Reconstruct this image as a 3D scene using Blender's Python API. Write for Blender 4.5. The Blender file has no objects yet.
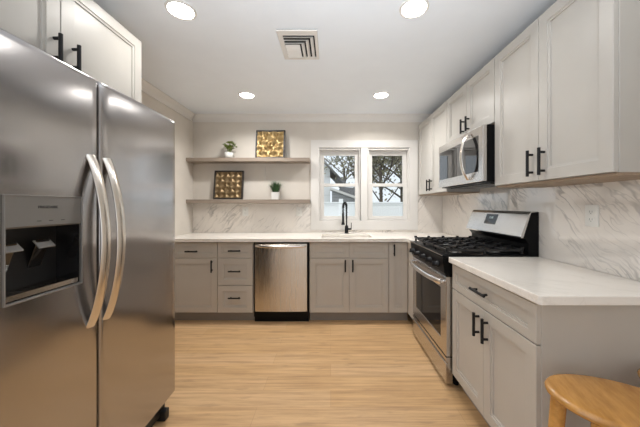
import bpy, bmesh, math, random
from mathutils import Vector, Matrix
random.seed(7)
PI = math.pi
SC = bpy.context.scene
COL = SC.collection

# ------------------------------------------------------------------ camera, world, lights, exposure
cam_d = bpy.data.cameras.new('camera')
cam = bpy.data.objects.new('camera', cam_d); COL.objects.link(cam)
cam.location = (0, 0, 1.271); cam.rotation_euler = (PI/2, 0, 0)
cam_d.sensor_width = 36.0; cam_d.lens = 271.3*36/640
cam_d.shift_x = -(330.7-320)/640; cam_d.shift_y = (205-213.5)/640
cam_d.clip_start = 0.02
SC.camera = cam

world = bpy.data.worlds.new('overcast_sky'); SC.world = world
world.use_nodes = True
bg = world.node_tree.nodes['Background']
bg.inputs[0].default_value = (0.90, 0.95, 1.0, 1); bg.inputs[1].default_value = 0.58

SC.view_settings.view_transform = 'Standard'
SC.view_settings.look = 'None'
SC.view_settings.gamma = 1.0
SC.view_settings.use_curve_mapping = False
SC.view_settings.exposure = 0.93

def area_light(name, loc, rot, sx, sy, power, color=(1, 1, 1), shape='RECTANGLE', spread=None):
    d = bpy.data.lights.new(name, 'AREA'); d.shape = shape; d.size = sx; d.size_y = sy
    d.energy = power; d.color = color
    if spread: d.spread = spread
    o = bpy.data.objects.new(name, d); o.location = loc; o.rotation_euler = rot
    COL.objects.link(o); return o
# daylight through the glazed opening in the left wall behind the camera, and through the rear opening
area_light('daylight_left_opening', (-1.86, -1.1, 1.15), (0, -PI/2, 0), 2.0, 2.2, 11.5, (0.84, 0.92, 1.0))
area_light('daylight_rear_opening', (0.0, -3.25, 1.3), (PI/2, 0, 0), 2.6, 2.0, 4, (0.84, 0.92, 1.0))
# weak sun added from behind the house to brighten fence and trees
sun_d = bpy.data.lights.new('yard_fill_sun', 'SUN'); sun_d.energy = 0.75; sun_d.angle = 0.5; sun_d.color = (1.0, 0.97, 0.93)
sun = bpy.data.objects.new('yard_fill_sun', sun_d); COL.objects.link(sun)
sun.rotation_euler = Vector((0.25, 0.62, -1.0)).to_track_quat('-Z', 'Y').to_euler()
# fill lamp added behind the camera, aimed up to lift the ceiling
area_light('ceiling_fill', (0.05, -0.4, 1.30), (PI-math.radians(47), 0, 0), 0.9, 0.9, 8, (0.86, 0.93, 1.0), spread=1.5)
LAMP_NEAR, LAMP_FAR = 1.75, 6.9
LAMP_COLOR = (1.0, 0.99, 0.97)

# ------------------------------------------------------------------ materials
def new_mat(name):
    m = bpy.data.materials.new(name); m.use_nodes = True
    nt = m.node_tree
    return m, nt, nt.nodes['Principled BSDF']
def N(nt, t, **kw):
    n = nt.nodes.new(t)
    for k, v in kw.items(): setattr(n, k, v)
    return n
def paint(name, col, rough=0.5, metal=0.0, bump=0.0, bscale=200, vary=0.03, coat=0.0, spec=None):
    m, nt, b = new_mat(name)
    b.inputs['Roughness'].default_value = rough; b.inputs['Metallic'].default_value = metal
    if coat: b.inputs['Coat Weight'].default_value = coat
    if spec is not None: b.inputs['Specular IOR Level'].default_value = spec
    tc = N(nt, 'ShaderNodeTexCoord'); no = N(nt, 'ShaderNodeTexNoise')
    no.inputs['Scale'].default_value = 6; no.inputs['Detail'].default_value = 3
    nt.links.new(tc.outputs['Object'], no.inputs['Vector'])
    r = N(nt, 'ShaderNodeValToRGB')
    r.color_ramp.elements[0].position = 0.3; r.color_ramp.elements[1].position = 0.7
    r.color_ramp.elements[0].color = tuple(c*(1-vary) for c in col)+(1,)
    r.color_ramp.elements[1].color = tuple(min(1, c*(1+vary)) for c in col)+(1,)
    nt.links.new(no.outputs['Fac'], r.inputs['Fac']); nt.links.new(r.outputs['Color'], b.inputs['Base Color'])
    if bump:
        n2 = N(nt, 'ShaderNodeTexNoise'); n2.inputs['Scale'].default_value = bscale
        bp = N(nt, 'ShaderNodeBump'); bp.inputs['Strength'].default_value = bump; bp.inputs['Distance'].default_value = 0.002
        nt.links.new(tc.outputs['Object'], n2.inputs['Vector']); nt.links.new(n2.outputs['Fac'], bp.inputs['Height'])
        nt.links.new(bp.outputs['Normal'], b.inputs['Normal'])
    return m
def brushed(name, col, rough=0.28, stretch=(2, 2, 220), var=0.1, bump=0.04, aniso=0.0, wavy=0.0, arot=0.0):
    m, nt, b = new_mat(name)
    b.inputs['Base Color'].default_value = col+(1,); b.inputs['Metallic'].default_value = 1.0
    tc = N(nt, 'ShaderNodeTexCoord'); mp = N(nt, 'ShaderNodeMapping'); mp.inputs['Scale'].default_value = stretch
    no = N(nt, 'ShaderNodeTexNoise'); no.inputs['Scale'].default_value = 1.0; no.inputs['Detail'].default_value = 4
    nt.links.new(tc.outputs['Object'], mp.inputs['Vector']); nt.links.new(mp.outputs['Vector'], no.inputs['Vector'])
    mr = N(nt, 'ShaderNodeMapRange'); mr.inputs['To Min'].default_value = rough-var*0.5; mr.inputs['To Max'].default_value = rough+var*0.5
    nt.links.new(no.outputs['Fac'], mr.inputs['Value']); nt.links.new(mr.outputs['Result'], b.inputs['Roughness'])
    bp = N(nt, 'ShaderNodeBump'); bp.inputs['Strength'].default_value = bump; bp.inputs['Distance'].default_value = 0.001
    nt.links.new(no.outputs['Fac'], bp.inputs['Height']); nt.links.new(bp.outputs['Normal'], b.inputs['Normal'])
    if wavy:      # the faint dents of a sheet metal panel
        n2 = N(nt, 'ShaderNodeTexNoise'); n2.inputs['Scale'].default_value = 3.2; n2.inputs['Detail'].default_value = 1
        nt.links.new(tc.outputs['Object'], n2.inputs['Vector'])
        b2 = N(nt, 'ShaderNodeBump'); b2.inputs['Strength'].default_value = wavy; b2.inputs['Distance'].default_value = 0.02
        nt.links.new(n2.outputs['Fac'], b2.inputs['Height']); nt.links.new(b2.outputs['Normal'], bp.inputs['Normal'])
    if aniso:
        b.inputs['Anisotropic'].default_value = aniso
        tg = N(nt, 'ShaderNodeTangent'); tg.direction_type = 'RADIAL'; tg.axis = 'Z'
        b.inputs['Anisotropic Rotation'].default_value = arot
        nt.links.new(tg.outputs[0], b.inputs['Tangent'])
    return m
def marble(name, base, vein, rot, rough=0.12, strength=1.0, scale=1.0, seam=None, ior=1.5):
    m, nt, b = new_mat(name)
    b.inputs['Roughness'].default_value = rough; b.inputs['IOR'].default_value = ior
    tc = N(nt, 'ShaderNodeTexCoord'); L = nt.links
    m0 = N(nt, 'ShaderNodeMapping'); m0.inputs['Rotation'].default_value = rot
    L.new(tc.outputs['Object'], m0.inputs['Vector'])
    wn = N(nt, 'ShaderNodeTexNoise'); wn.inputs['Scale'].default_value = 3.0; wn.inputs['Detail'].default_value = 4
    L.new(m0.outputs['Vector'], wn.inputs['Vector'])
    sub = N(nt, 'ShaderNodeVectorMath', operation='SUBTRACT'); sub.inputs[1].default_value = (0.5, 0.5, 0.5)
    L.new(wn.outputs['Color'], sub.inputs[0])
    sc = N(nt, 'ShaderNodeVectorMath', operation='SCALE'); sc.inputs['Scale'].default_value = 0.16
    L.new(sub.outputs[0], sc.inputs[0])
    ad = N(nt, 'ShaderNodeVectorMath', operation='ADD'); L.new(m0.outputs['Vector'], ad.inputs[0]); L.new(sc.outputs[0], ad.inputs[1])
    fac = None
    for (st, thr, amt) in (((1.1, 8, 8), 0.030, 0.9), ((1.8, 22, 22), 0.052, 0.62)):
        m1 = N(nt, 'ShaderNodeMapping'); m1.inputs['Scale'].default_value = tuple(s*scale for s in st)
        L.new(ad.outputs[0], m1.inputs['Vector'])
        n1 = N(nt, 'ShaderNodeTexNoise'); n1.inputs['Scale'].default_value = 1.0; n1.inputs['Detail'].default_value = 2.5
        L.new(m1.outputs['Vector'], n1.inputs['Vector'])
        s1 = N(nt, 'ShaderNodeMath', operation='SUBTRACT'); s1.inputs[1].default_value = 0.5; L.new(n1.outputs['Fac'], s1.inputs[0])
        a1 = N(nt, 'ShaderNodeMath', operation='ABSOLUTE'); L.new(s1.outputs[0], a1.inputs[0])
        mr = N(nt, 'ShaderNodeMapRange'); mr.interpolation_type = 'SMOOTHSTEP'
        mr.inputs['From Min'].default_value = 0.0; mr.inputs['From Max'].default_value = thr
        mr.inputs['To Min'].default_value = amt*strength; mr.inputs['To Max'].default_value = 0.0
        L.new(a1.outputs[0], mr.inputs['Value'])
        # break the veins up along their length
        n3 = N(nt, 'ShaderNodeTexNoise'); n3.inputs['Scale'].default_value = 3.1*scale; n3.inputs['Detail'].default_value = 2
        L.new(ad.outputs[0], n3.inputs['Vector'])
        mk = N(nt, 'ShaderNodeMapRange'); mk.inputs['From Min'].default_value = 0.40; mk.inputs['From Max'].default_value = 0.60
        L.new(n3.outputs['Fac'], mk.inputs['Value'])
        mu = N(nt, 'ShaderNodeMath', operation='MULTIPLY'); L.new(mr.outputs['Result'], mu.inputs[0]); L.new(mk.outputs['Result'], mu.inputs[1])
        if fac is None: fac = mu
        else:
            mx = N(nt, 'ShaderNodeMath', operation='MAXIMUM'); L.new(fac.outputs[0], mx.inputs[0]); L.new(mu.outputs[0], mx.inputs[1]); fac = mx
    # soft clouding
    n4 = N(nt, 'ShaderNodeTexNoise'); n4.inputs['Scale'].default_value = 2.2; n4.inputs['Detail'].default_value = 4
    L.new(ad.outputs[0], n4.inputs['Vector'])
    cl = N(nt, 'ShaderNodeMapRange'); cl.inputs['From Min'].default_value = 0.4; cl.inputs['From Max'].default_value = 0.75
    cl.inputs['To Max'].default_value = 0.35*strength
    L.new(n4.outputs['Fac'], cl.inputs['Value'])
    mx2 = N(nt, 'ShaderNodeMath', operation='MAXIMUM'); L.new(fac.outputs[0], mx2.inputs[0]); L.new(cl.outputs['Result'], mx2.inputs[1])
    mix = N(nt, 'ShaderNodeMix', data_type='RGBA')
    mix.inputs['A'].default_value = base+(1,); mix.inputs['B'].default_value = vein+(1,)
    L.new(mx2.outputs[0], mix.inputs['Factor'])
    out = mix.outputs['Result']
    if seam:
        ax, period, off = seam
        sp = N(nt, 'ShaderNodeSeparateXYZ'); L.new(tc.outputs['Object'], sp.inputs[0])
        a = N(nt, 'ShaderNodeMath', operation='ADD'); a.inputs[1].default_value = off+50*period; L.new(sp.outputs[ax], a.inputs[0])
        mo = N(nt, 'ShaderNodeMath', operation='MODULO'); mo.inputs[1].default_value = period; L.new(a.outputs[0], mo.inputs[0])
        lt = N(nt, 'ShaderNodeMath', operation='LESS_THAN'); lt.inputs[1].default_value = 0.003; L.new(mo.outputs[0], lt.inputs[0])
        mix2 = N(nt, 'ShaderNodeMix', data_type='RGBA'); mix2.inputs['B'].default_value = (0.42, 0.39, 0.35, 1)
        L.new(lt.outputs[0], mix2.inputs['Factor']); L.new(out, mix2.inputs['A']); out = mix2.outputs['Result']
    L.new(out, b.inputs['Base Color'])
    return m
def wood(name, c1, c2, stretch, rough=0.4, coat=0.0, bump=0.1, rings=9.0):
    m, nt, b = new_mat(name); L = nt.links
    b.inputs['Roughness'].default_value = rough
    if coat: b.inputs['Coat Weight'].default_value = coat; b.inputs['Coat Roughness'].default_value = 0.15
    tc = N(nt, 'ShaderNodeTexCoord'); mp = N(nt, 'ShaderNodeMapping'); mp.inputs['Scale'].default_value = stretch
    L.new(tc.outputs['Object'], mp.inputs['Vector'])
    no = N(nt, 'ShaderNodeTexNoise'); no.inputs['Scale'].default_value = 1; no.inputs['Detail'].default_value = 6; no.inputs['Roughness'].default_value = 0.65
    L.new(mp.outputs['Vector'], no.inputs['Vector'])
    r = N(nt, 'ShaderNodeValToRGB'); r.color_ramp.elements[0].position = 0.32; r.color_ramp.elements[1].position = 0.68
    r.color_ramp.elements[0].color = c2+(1,); r.color_ramp.elements[1].color = c1+(1,)
    L.new(no.outputs['Fac'], r.inputs['Fac']); L.new(r.outputs['Color'], b.inputs['Base Color'])
    bp = N(nt, 'ShaderNodeBump'); bp.inputs['Strength'].default_value = bump; bp.inputs['Distance'].default_value = 0.001
    L.new(no.outputs['Fac'], bp.inputs['Height']); L.new(bp.outputs['Normal'], b.inputs['Normal'])
    return m
def floor_mat():
    m, nt, b = new_mat('oak_plank_floor'); L = nt.links
    tc = N(nt, 'ShaderNodeTexCoord')
    br = N(nt, 'ShaderNodeTexBrick'); br.offset = 0.37; br.offset_frequency = 2
    br.inputs['Scale'].default_value = 1; br.inputs['Brick Width'].default_value = 1.25; br.inputs['Row Height'].default_value = 0.155
    br.inputs['Mortar Size'].default_value = 0.0012; br.inputs['Mortar Smooth'].default_value = 0.2; br.inputs['Bias'].default_value = 0.0
    br.inputs['Color1'].default_value = (0.57, 0.36, 0.178, 1); br.inputs['Color2'].default_value = (0.62, 0.41, 0.225, 1)
    br.inputs['Mortar'].default_value = (0.45, 0.28, 0.14, 1)
    L.new(tc.outputs['Object'], br.inputs['Vector'])
    mp = N(nt, 'ShaderNodeMapping'); mp.inputs['Scale'].default_value = (1.6, 34, 1)
    L.new(tc.outputs['Object'], mp.inputs['Vector'])
    no = N(nt, 'ShaderNodeTexNoise'); no.inputs['Scale'].default_value = 1; no.inputs['Detail'].default_value = 7; no.inputs['Roughness'].default_value = 0.7
    L.new(mp.outputs['Vector'], no.inputs['Vector'])
    r = N(nt, 'ShaderNodeValToRGB'); e = r.color_ramp.elements
    e[0].position = 0.30; e[0].color = (0.62, 0.57, 0.52, 1); e[1].position = 0.60; e[1].color = (1.06, 1.05, 1.04, 1)
    L.new(no.outputs['Fac'], r.inputs['Fac'])
    mx = N(nt, 'ShaderNodeMix', data_type='RGBA', blend_type='MULTIPLY'); mx.inputs['Factor'].default_value = 1
    L.new(br.outputs['Color'], mx.inputs['A']); L.new(r.outputs['Color'], mx.inputs['B'])
    # knots: small dark streaks
    mp2 = N(nt, 'ShaderNodeMapping'); mp2.inputs['Scale'].default_value = (4.5, 20, 1)
    L.new(tc.outputs['Object'], mp2.inputs['Vector'])
    n2 = N(nt, 'ShaderNodeTexNoise'); n2.inputs['Scale'].default_value = 1; n2.inputs['Detail'].default_value = 2
    L.new(mp2.outputs['Vector'], n2.inputs['Vector'])
    k = N(nt, 'ShaderNodeMapRange'); k.inputs['From Min'].default_value = 0.62; k.inputs['From Max'].default_value = 0.74; k.inputs['To Max'].default_value = 0.45
    L.new(n2.outputs['Fac'], k.inputs['Value'])
    mx2 = N(nt, 'ShaderNodeMix', data_type='RGBA'); mx2.inputs['B'].default_value = (0.26, 0.16, 0.09, 1)
    L.new(k.outputs['Result'], mx2.inputs['Factor']); L.new(mx.outputs['Result'], mx2.inputs['A'])
    L.new(mx2.outputs['Result'], b.inputs['Base Color'])
    b.inputs['Roughness'].default_value = 0.36
    bp = N(nt, 'ShaderNodeBump'); bp.inputs['Strength'].default_value = 0.12; bp.inputs['Distance'].default_value = 0.001
    L.new(no.outputs['Fac'], bp.inputs['Height']); L.new(bp.outputs['Normal'], b.inputs['Normal'])
    return m
def glass_mat(name, tint=(0.97, 0.99, 1.0)):
    m, nt, b = new_mat(name); L = nt.links
    nt.nodes.remove(b)
    t = N(nt, 'ShaderNodeBsdfTransparent'); t.inputs[0].default_value = tint+(1,)
    g = N(nt, 'ShaderNodeBsdfGlossy'); g.inputs['Roughness'].default_value = 0.02
    f = N(nt, 'ShaderNodeFresnel'); f.inputs['IOR'].default_value = 1.45
    mx = N(nt, 'ShaderNodeMixShader'); L.new(f.outputs[0], mx.inputs[0]); L.new(t.outputs[0], mx.inputs[1]); L.new(g.outputs[0], mx.inputs[2])
    L.new(mx.outputs[0], nt.nodes['Material Output'].inputs[0])
    return m
def emit_mat(name, col, s):
    m, nt, b = new_mat(name)
    b.inputs['Base Color'].default_value = (0.9, 0.9, 0.9, 1)
    b.inputs['Emission Color'].default_value = col+(1,); b.inputs['Emission Strength'].default_value = s
    return m
def leaf_mat(name, c1, c2):
    m, nt, b = new_mat(name); L = nt.links
    tc = N(nt, 'ShaderNodeTexCoord'); no = N(nt, 'ShaderNodeTexNoise'); no.inputs['Scale'].default_value = 40
    L.new(tc.outputs['Object'], no.inputs['Vector'])
    r = N(nt, 'ShaderNodeValToRGB'); r.color_ramp.elements[0].position = 0.35; r.color_ramp.elements[1].position = 0.65
    r.color_ramp.elements[0].color = c1+(1,); r.color_ramp.elements[1].color = c2+(1,)
    L.new(no.outputs['Fac'], r.inputs['Fac']); L.new(r.outputs['Color'], b.inputs['Base Color'])
    b.inputs['Roughness'].default_value = 0.5
    return m
def siding_mat(name, col, period, axis=2):
    m, nt, b = new_mat(name); L = nt.links
    tc = N(nt, 'ShaderNodeTexCoord'); sp = N(nt, 'ShaderNodeSeparateXYZ'); L.new(tc.outputs['Object'], sp.inputs[0])
    a = N(nt, 'ShaderNodeMath', operation='ADD'); a.inputs[1].default_value = 100*period; L.new(sp.outputs[axis], a.inputs[0])
    mo = N(nt, 'ShaderNodeMath', operation='MODULO'); mo.inputs[1].default_value = period; L.new(a.outputs[0], mo.inputs[0])
    lt = N(nt, 'ShaderNodeMath', operation='LESS_THAN'); lt.inputs[1].default_value = 0.018; L.new(mo.outputs[0], lt.inputs[0])
    mx = N(nt, 'ShaderNodeMix', data_type='RGBA'); mx.inputs['A'].default_value = col+(1,); mx.inputs['B'].default_value = tuple(c*0.6 for c in col)+(1,)
    L.new(lt.outputs[0], mx.inputs['Factor']); L.new(mx.outputs['Result'], b.inputs['Base Color'])
    b.inputs['Roughness'].default_value = 0.6
    return m

M = dict(
    wall=paint('greige_wall_paint', (0.66, 0.61, 0.545), 0.7, bump=0.05),
    ceiling=paint('white_ceiling_paint', (0.82, 0.86, 0.905), 0.8, vary=0.01),
    trim=paint('white_trim_paint', (0.72, 0.695, 0.66), 0.4, vary=0.01),
    floor=floor_mat(),
    upper=paint('off_white_cabinet_paint', (0.50, 0.475, 0.435), 0.38, vary=0.02),
    lower=paint('taupe_cabinet_paint', (0.49, 0.445, 0.39), 0.4, vary=0.02),
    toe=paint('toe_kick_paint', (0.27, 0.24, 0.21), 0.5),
    raw=wood('raw_cabinet_bottom_wood', (0.34, 0.25, 0.175), (0.25, 0.18, 0.12), (4, 40, 4), 0.6),
    black=paint('matte_black_metal', (0.008, 0.008, 0.009), 0.45, vary=0.0, spec=0.3),
    steel=brushed('brushed_stainless', (0.62, 0.60, 0.58), 0.25, (6, 6, 700), 0.06, 0.012),
    steel_f=brushed('brushed_stainless_fridge', (0.46, 0.445, 0.445), 0.18, (260, 260, 2.5), 0.05, bump=0.006, aniso=0.7, wavy=0.30),
    steel_v=brushed('brushed_stainless_vertical', (0.60, 0.55, 0.49), 0.27, (260, 260, 2), 0.03, 0.003, aniso=0.7, wavy=0.25, arot=0.25),
    chrome=brushed('satin_chrome', (0.74, 0.69, 0.63), 0.22, (30, 30, 30), 0.04, 0.01),
    bright_steel=brushed('bright_steel', (0.86, 0.86, 0.87), 0.25, (30, 30, 30), 0.04, 0.01),
    enamel=paint('black_enamel', (0.004, 0.004, 0.0045), 0.28, vary=0, spec=0.12),
    castiron=paint('cast_iron', (0.008, 0.008, 0.009), 0.30, bump=0.1, bscale=300),
    plastic=paint('dark_grey_plastic', (0.016, 0.0155, 0.0155), 0.3, spec=0.35),
    panel_grey=paint('grey_dispenser_panel', (0.26, 0.25, 0.24), 0.35, 0.5),
    paddle=paint('pale_grey_paddle', (0.30, 0.29, 0.28), 0.25),
    blackglass=paint('black_glass', (0.012, 0.012, 0.013), 0.04, vary=0, coat=0.5),
    smoked=paint('smoked_oven_glass', (0.010, 0.009, 0.009), 0.06, vary=0, spec=0.25),
    screen=paint('display_screen', (0.008, 0.012, 0.014), 0.1, vary=0),
    digits=emit_mat('display_digits', (0.30, 0.60, 0.60), 0.12),
    text=paint('dark_lettering', (0.02, 0.02, 0.02), 0.4, vary=0),
    glass=glass_mat('window_glass'),
    marble_b=marble('marble_back_wall', (0.86, 0.805, 0.74), (0.38, 0.35, 0.32), (0, math.radians(48), 0), 0.14, 0.95),
    marble_r=marble('marble_right_wall', (0.87, 0.815, 0.75), (0.37, 0.345, 0.325), (math.radians(-40), 0, PI/2), 0.03, 0.95, ior=2.0),
    quartz=marble('white_quartz', (0.85, 0.80, 0.735), (0.62, 0.57, 0.50), (0, 0, 0.6), 0.16, 0.5),
    oak=wood('honey_oak', (0.60, 0.30, 0.075), (0.37, 0.165, 0.035), (26, 5, 26), 0.26, coat=0.4),
    shelfwood=wood('weathered_shelf_wood', (0.33, 0.27, 0.215), (0.235, 0.185, 0.145), (3, 30, 60), 0.55),
    frame=paint('dark_bronze_frame', (0.022, 0.017, 0.014), 0.4),
    gold=brushed('antique_gold', (0.36, 0.255, 0.12), 0.5, (20, 20, 20)),
    bronze=brushed('antique_bronze', (0.25, 0.18, 0.10), 0.5, (20, 20, 20)),
    pot=paint('white_ceramic', (0.80, 0.79, 0.76), 0.25),
    soil=paint('potting_soil', (0.05, 0.035, 0.025), 0.9),
    leaf=leaf_mat('broad_leaf_green', (0.12, 0.18, 0.03), (0.34, 0.40, 0.11)),
    grassy=leaf_mat('blade_green', (0.015, 0.06, 0.015), (0.05, 0.14, 0.035)),
    outlet=paint('white_outlet_plastic', (0.80, 0.79, 0.75), 0.3),
    slot=paint('outlet_slot', (0.03, 0.03, 0.03), 0.5),
    dark=paint('duct_shade', (0.012, 0.012, 0.012), 0.9),
    lens=emit_mat('lamp_lens', (1.0, 0.96, 0.90), 14.0),
    vinyl=siding_mat('white_vinyl_fence', (0.86, 0.87, 0.88), 0.45),
    siding=siding_mat('grey_siding', (0.26, 0.26, 0.265), 0.15),
    roofing=paint('grey_shingles', (0.17, 0.165, 0.165), 0.8, bump=0.4, bscale=30),
    bark=paint('bark', (0.075, 0.060, 0.045), 0.9, bump=0.5, bscale=30),
    ever=leaf_mat('evergreen_foliage', (0.10, 0.10, 0.05), (0.30, 0.27, 0.15)),
    lawn=paint('winter_lawn', (0.16, 0.17, 0.08), 0.9, bump=0.5, bscale=60, vary=0.2),
)

# ------------------------------------------------------------------ mesh helpers
def add_box(bm, x0, x1, y0, y1, z0, z1, bev=0.0, seg=2):
    vs = [bm.verts.new((x, y, z)) for x in (x0, x1) for y in (y0, y1) for z in (z0, z1)]
    F = [(0, 1, 3, 2), (4, 6, 7, 5), (0, 4, 5, 1), (2, 3, 7, 6), (0, 2, 6, 4), (1, 5, 7, 3)]
    fs = [bm.faces.new([vs[i] for i in f]) for f in F]
    if bev:
        es = list({e for f in fs for e in f.edges})
        bmesh.ops.bevel(bm, geom=es, offset=bev, segments=seg, profile=0.5, affect='EDGES', clamp_overlap=True)
def add_loft(bm, x0, x1, z0, z1, loops, cap=True, back=None):
    """rectangular rings (inset, y) facing -Y, capped inside; back closes the first ring"""
    rings = []
    for (i, y) in loops:
        rings.append([bm.verts.new(p) for p in ((x0+i, y, z0+i), (x1-i, y, z0+i), (x1-i, y, z1-i), (x0+i, y, z1-i))])
    for a, b in zip(rings, rings[1:]):
        for k in range(4):
            bm.faces.new((a[k], a[(k+1) % 4], b[(k+1) % 4], b[k]))
    if cap: bm.faces.new(rings[-1])
    bm.faces.new(rings[0][::-1])
def add_tube(bm, pts, r, seg=10, caps=True, flat=None):
    """sweep a circle (or ellipse: r=(a,b) with up axis flat) along pts; r may be a list of radii"""
    pts = [Vector(p) for p in pts]; n = len(pts)
    rings = []
    prev = None
    for i, p in enumerate(pts):
        t = (pts[min(i+1, n-1)]-pts[max(i-1, 0)]).normalized()
        if flat is not None: u = Vector(flat)
        elif prev is None: u = Vector((0, 0, 1)) if abs(t.z) < 0.9 else Vector((1, 0, 0))
        else: u = prev
        u = (u-t*u.dot(t)).normalized(); prev = u
        v = t.cross(u)
        rr = r[i] if isinstance(r, list) else r
        a, b = rr if isinstance(rr, tuple) else (rr, rr)
        rings.append([bm.verts.new(p+u*(a*math.cos(2*PI*k/seg))+v*(b*math.sin(2*PI*k/seg))) for k in range(seg)])
    for A, B in zip(rings, rings[1:]):
        for k in range(seg):
            bm.faces.new((A[k], A[(k+1) % seg], B[(k+1) % seg], B[k]))
    if caps:
        bm.faces.new(rings[0][::-1]); bm.faces.new(rings[-1])
def add_lathe(bm, prof, seg=24, c=(0, 0, 0), axis='z', closed=False):
    rings = []
    for (r, h) in prof:
        ring = []
        for k in range(seg):
            a = 2*PI*k/seg; x, y = max(r, 1e-5)*math.cos(a), max(r, 1e-5)*math.sin(a)
            p = (x, y, h) if axis == 'z' else (x, h, -y)
            ring.append(bm.verts.new((c[0]+p[0], c[1]+p[1], c[2]+p[2])))
        rings.append(ring)
    for A, B in zip(rings, rings[1:]):
        for k in range(seg):
            bm.faces.new((A[k], A[(k+1) % seg], B[(k+1) % seg], B[k]))
    if closed:
        for k in range(seg):
            bm.faces.new((rings[-1][k], rings[-1][(k+1) % seg], rings[0][(k+1) % seg], rings[0][k]))
    else:
        bm.faces.new(rings[0][::-1]); bm.faces.new(rings[-1])
def add_prism(bm, poly, a, b, axis='x'):
    """polygon in the plane normal to axis, extruded a..b.  axis x: (y,z); y: (x,z); z: (x,y)"""
    def P(p, t): return {'x': (t, p[0], p[1]), 'y': (p[0], t, p[1]), 'z': (p[0], p[1], t)}[axis]
    A = [bm.verts.new(P(p, a)) for p in poly]; B = [bm.verts.new(P(p, b)) for p in poly]
    n = len(poly)
    for k in range(n): bm.faces.new((A[k], A[(k+1) % n], B[(k+1) % n], B[k]))
    bm.faces.new(A[::-1]); bm.faces.new(B)
def add_slab(bm, xs, ys, occ, z0, z1):
    """slab over grid cells; occ(i,j) says which cells are filled"""
    V = {}
    def v(i, j, z):
        k = (i, j, z)
        if k not in V: V[k] = bm.verts.new((xs[i], ys[j], z))
        return V[k]
    nx, ny = len(xs)-1, len(ys)-1
    o = lambda i, j: 0 <= i < nx and 0 <= j < ny and occ(i, j)
    for i in range(nx):
        for j in range(ny):
            if not o(i, j): continue
            bm.faces.new((v(i, j, z1), v(i+1, j, z1), v(i+1, j+1, z1), v(i, j+1, z1)))
            bm.faces.new((v(i, j, z0), v(i, j+1, z0), v(i+1, j+1, z0), v(i+1, j, z0)))
            for (di, dj, a, b) in ((-1, 0, (i, j), (i, j+1)), (1, 0, (i+1, j), (i+1, j+1)), (0, -1, (i, j), (i+1, j)), (0, 1, (i, j+1), (i+1, j+1))):
                if not o(i+di, j+dj):
                    bm.faces.new((v(*a, z0), v(*b, z0), v(*b, z1), v(*a, z1)))
def obj(name, bm, mat, parent=None, smooth=None, bevel=0.0, loc=None):
    bmesh.ops.recalc_face_normals(bm, faces=bm.faces[:])
    me = bpy.data.meshes.new(name); bm.to_mesh(me); bm.free()
    o = bpy.data.objects.new(name, me); COL.objects.link(o)
    me.materials.append(M[mat] if isinstance(mat, str) else mat)
    if smooth is not None:
        me.polygons.foreach_set('use_smooth', [True]*len(me.polygons))
        me.set_sharp_from_angle(angle=math.radians(smooth))
    if parent: o.parent = parent
    if loc: o.location = loc
    if bevel:
        md = o.modifiers.new('bevel', 'BEVEL'); md.width = bevel; md.segments = 2; md.limit_method = 'ANGLE'
    return o
def B(): return bmesh.new()
def box(name, mat, x0, x1, y0, y1, z0, z1, parent=None, bev=0.0):
    bm = B(); add_box(bm, x0, x1, y0, y1, z0, z1, bev); return obj(name, bm, mat, parent, 35 if bev else None)
def tag(o, label, cat, group=None):
    o['label'] = label; o['category'] = cat
    if group: o['group'] = group
    return o
def thing(name, label, cat, loc=(0, 0, 0), rz=0.0, group=None):
    o = bpy.data.objects.new(name, None); COL.objects.link(o); o.empty_display_size = 0.1
    o.location = loc; o.rotation_euler = (0, 0, rz)
    return tag(o, label, cat, group)
def struct(o): o['kind'] = 'structure'; return o
def kids(o): return [c for c in bpy.data.objects if c.parent == o]
def copy_tree(o, parent=None):
    c = o.copy(); COL.objects.link(c)
    if parent: c.parent = parent
    for ch in kids(o): copy_tree(ch, c)
    return c
def text_mesh(name, s, size, mat, parent, loc, rot, depth=0.0004):
    cu = bpy.data.curves.new(name, 'FONT'); cu.body = s; cu.size = size; cu.extrude = depth; cu.align_x = 'CENTER'; cu.align_y = 'CENTER'
    t = bpy.data.objects.new(name+'_curve', cu); COL.objects.link(t)
    bpy.context.view_layer.update()
    me = bpy.data.meshes.new_from_object(t.evaluated_get(bpy.context.evaluated_depsgraph_get()))
    bpy.data.objects.remove(t)
    o = bpy.data.objects.new(name, me); COL.objects.link(o)
    me.materials.clear(); me.materials.append(M[mat])
    o.parent = parent; o.location = loc; o.rotation_euler = rot
    return o

# ------------------------------------------------------------------ the room
XL, XR, YW, YR, H = -1.79, 1.456, 3.528, -3.2, 2.44
WT = 0.14
struct(box('floor', 'floor', XL-WT, XR+WT, YR-WT, YW+WT, -0.12, 0))
struct(box('ceiling', 'ceiling', XL-WT, XR+WT, YR-WT, YW+WT, H, H+0.12))
struct(box('wall_right', 'wall', XR, XR+WT, YR-WT, YW+WT, 0, H))
bm = B()   # left wall with a tall glazed opening behind the camera
add_slab(bm, [YR-WT, -2.2, 0.0, YW+WT], [0, 2.15, H], lambda i, j: not (i == 1 and j == 0), 0, WT)
for v in bm.verts: v.co = Vector((XL-WT+v.co.z, v.co.x, v.co.y))
struct(obj('wall_left', bm, 'wall'))
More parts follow.
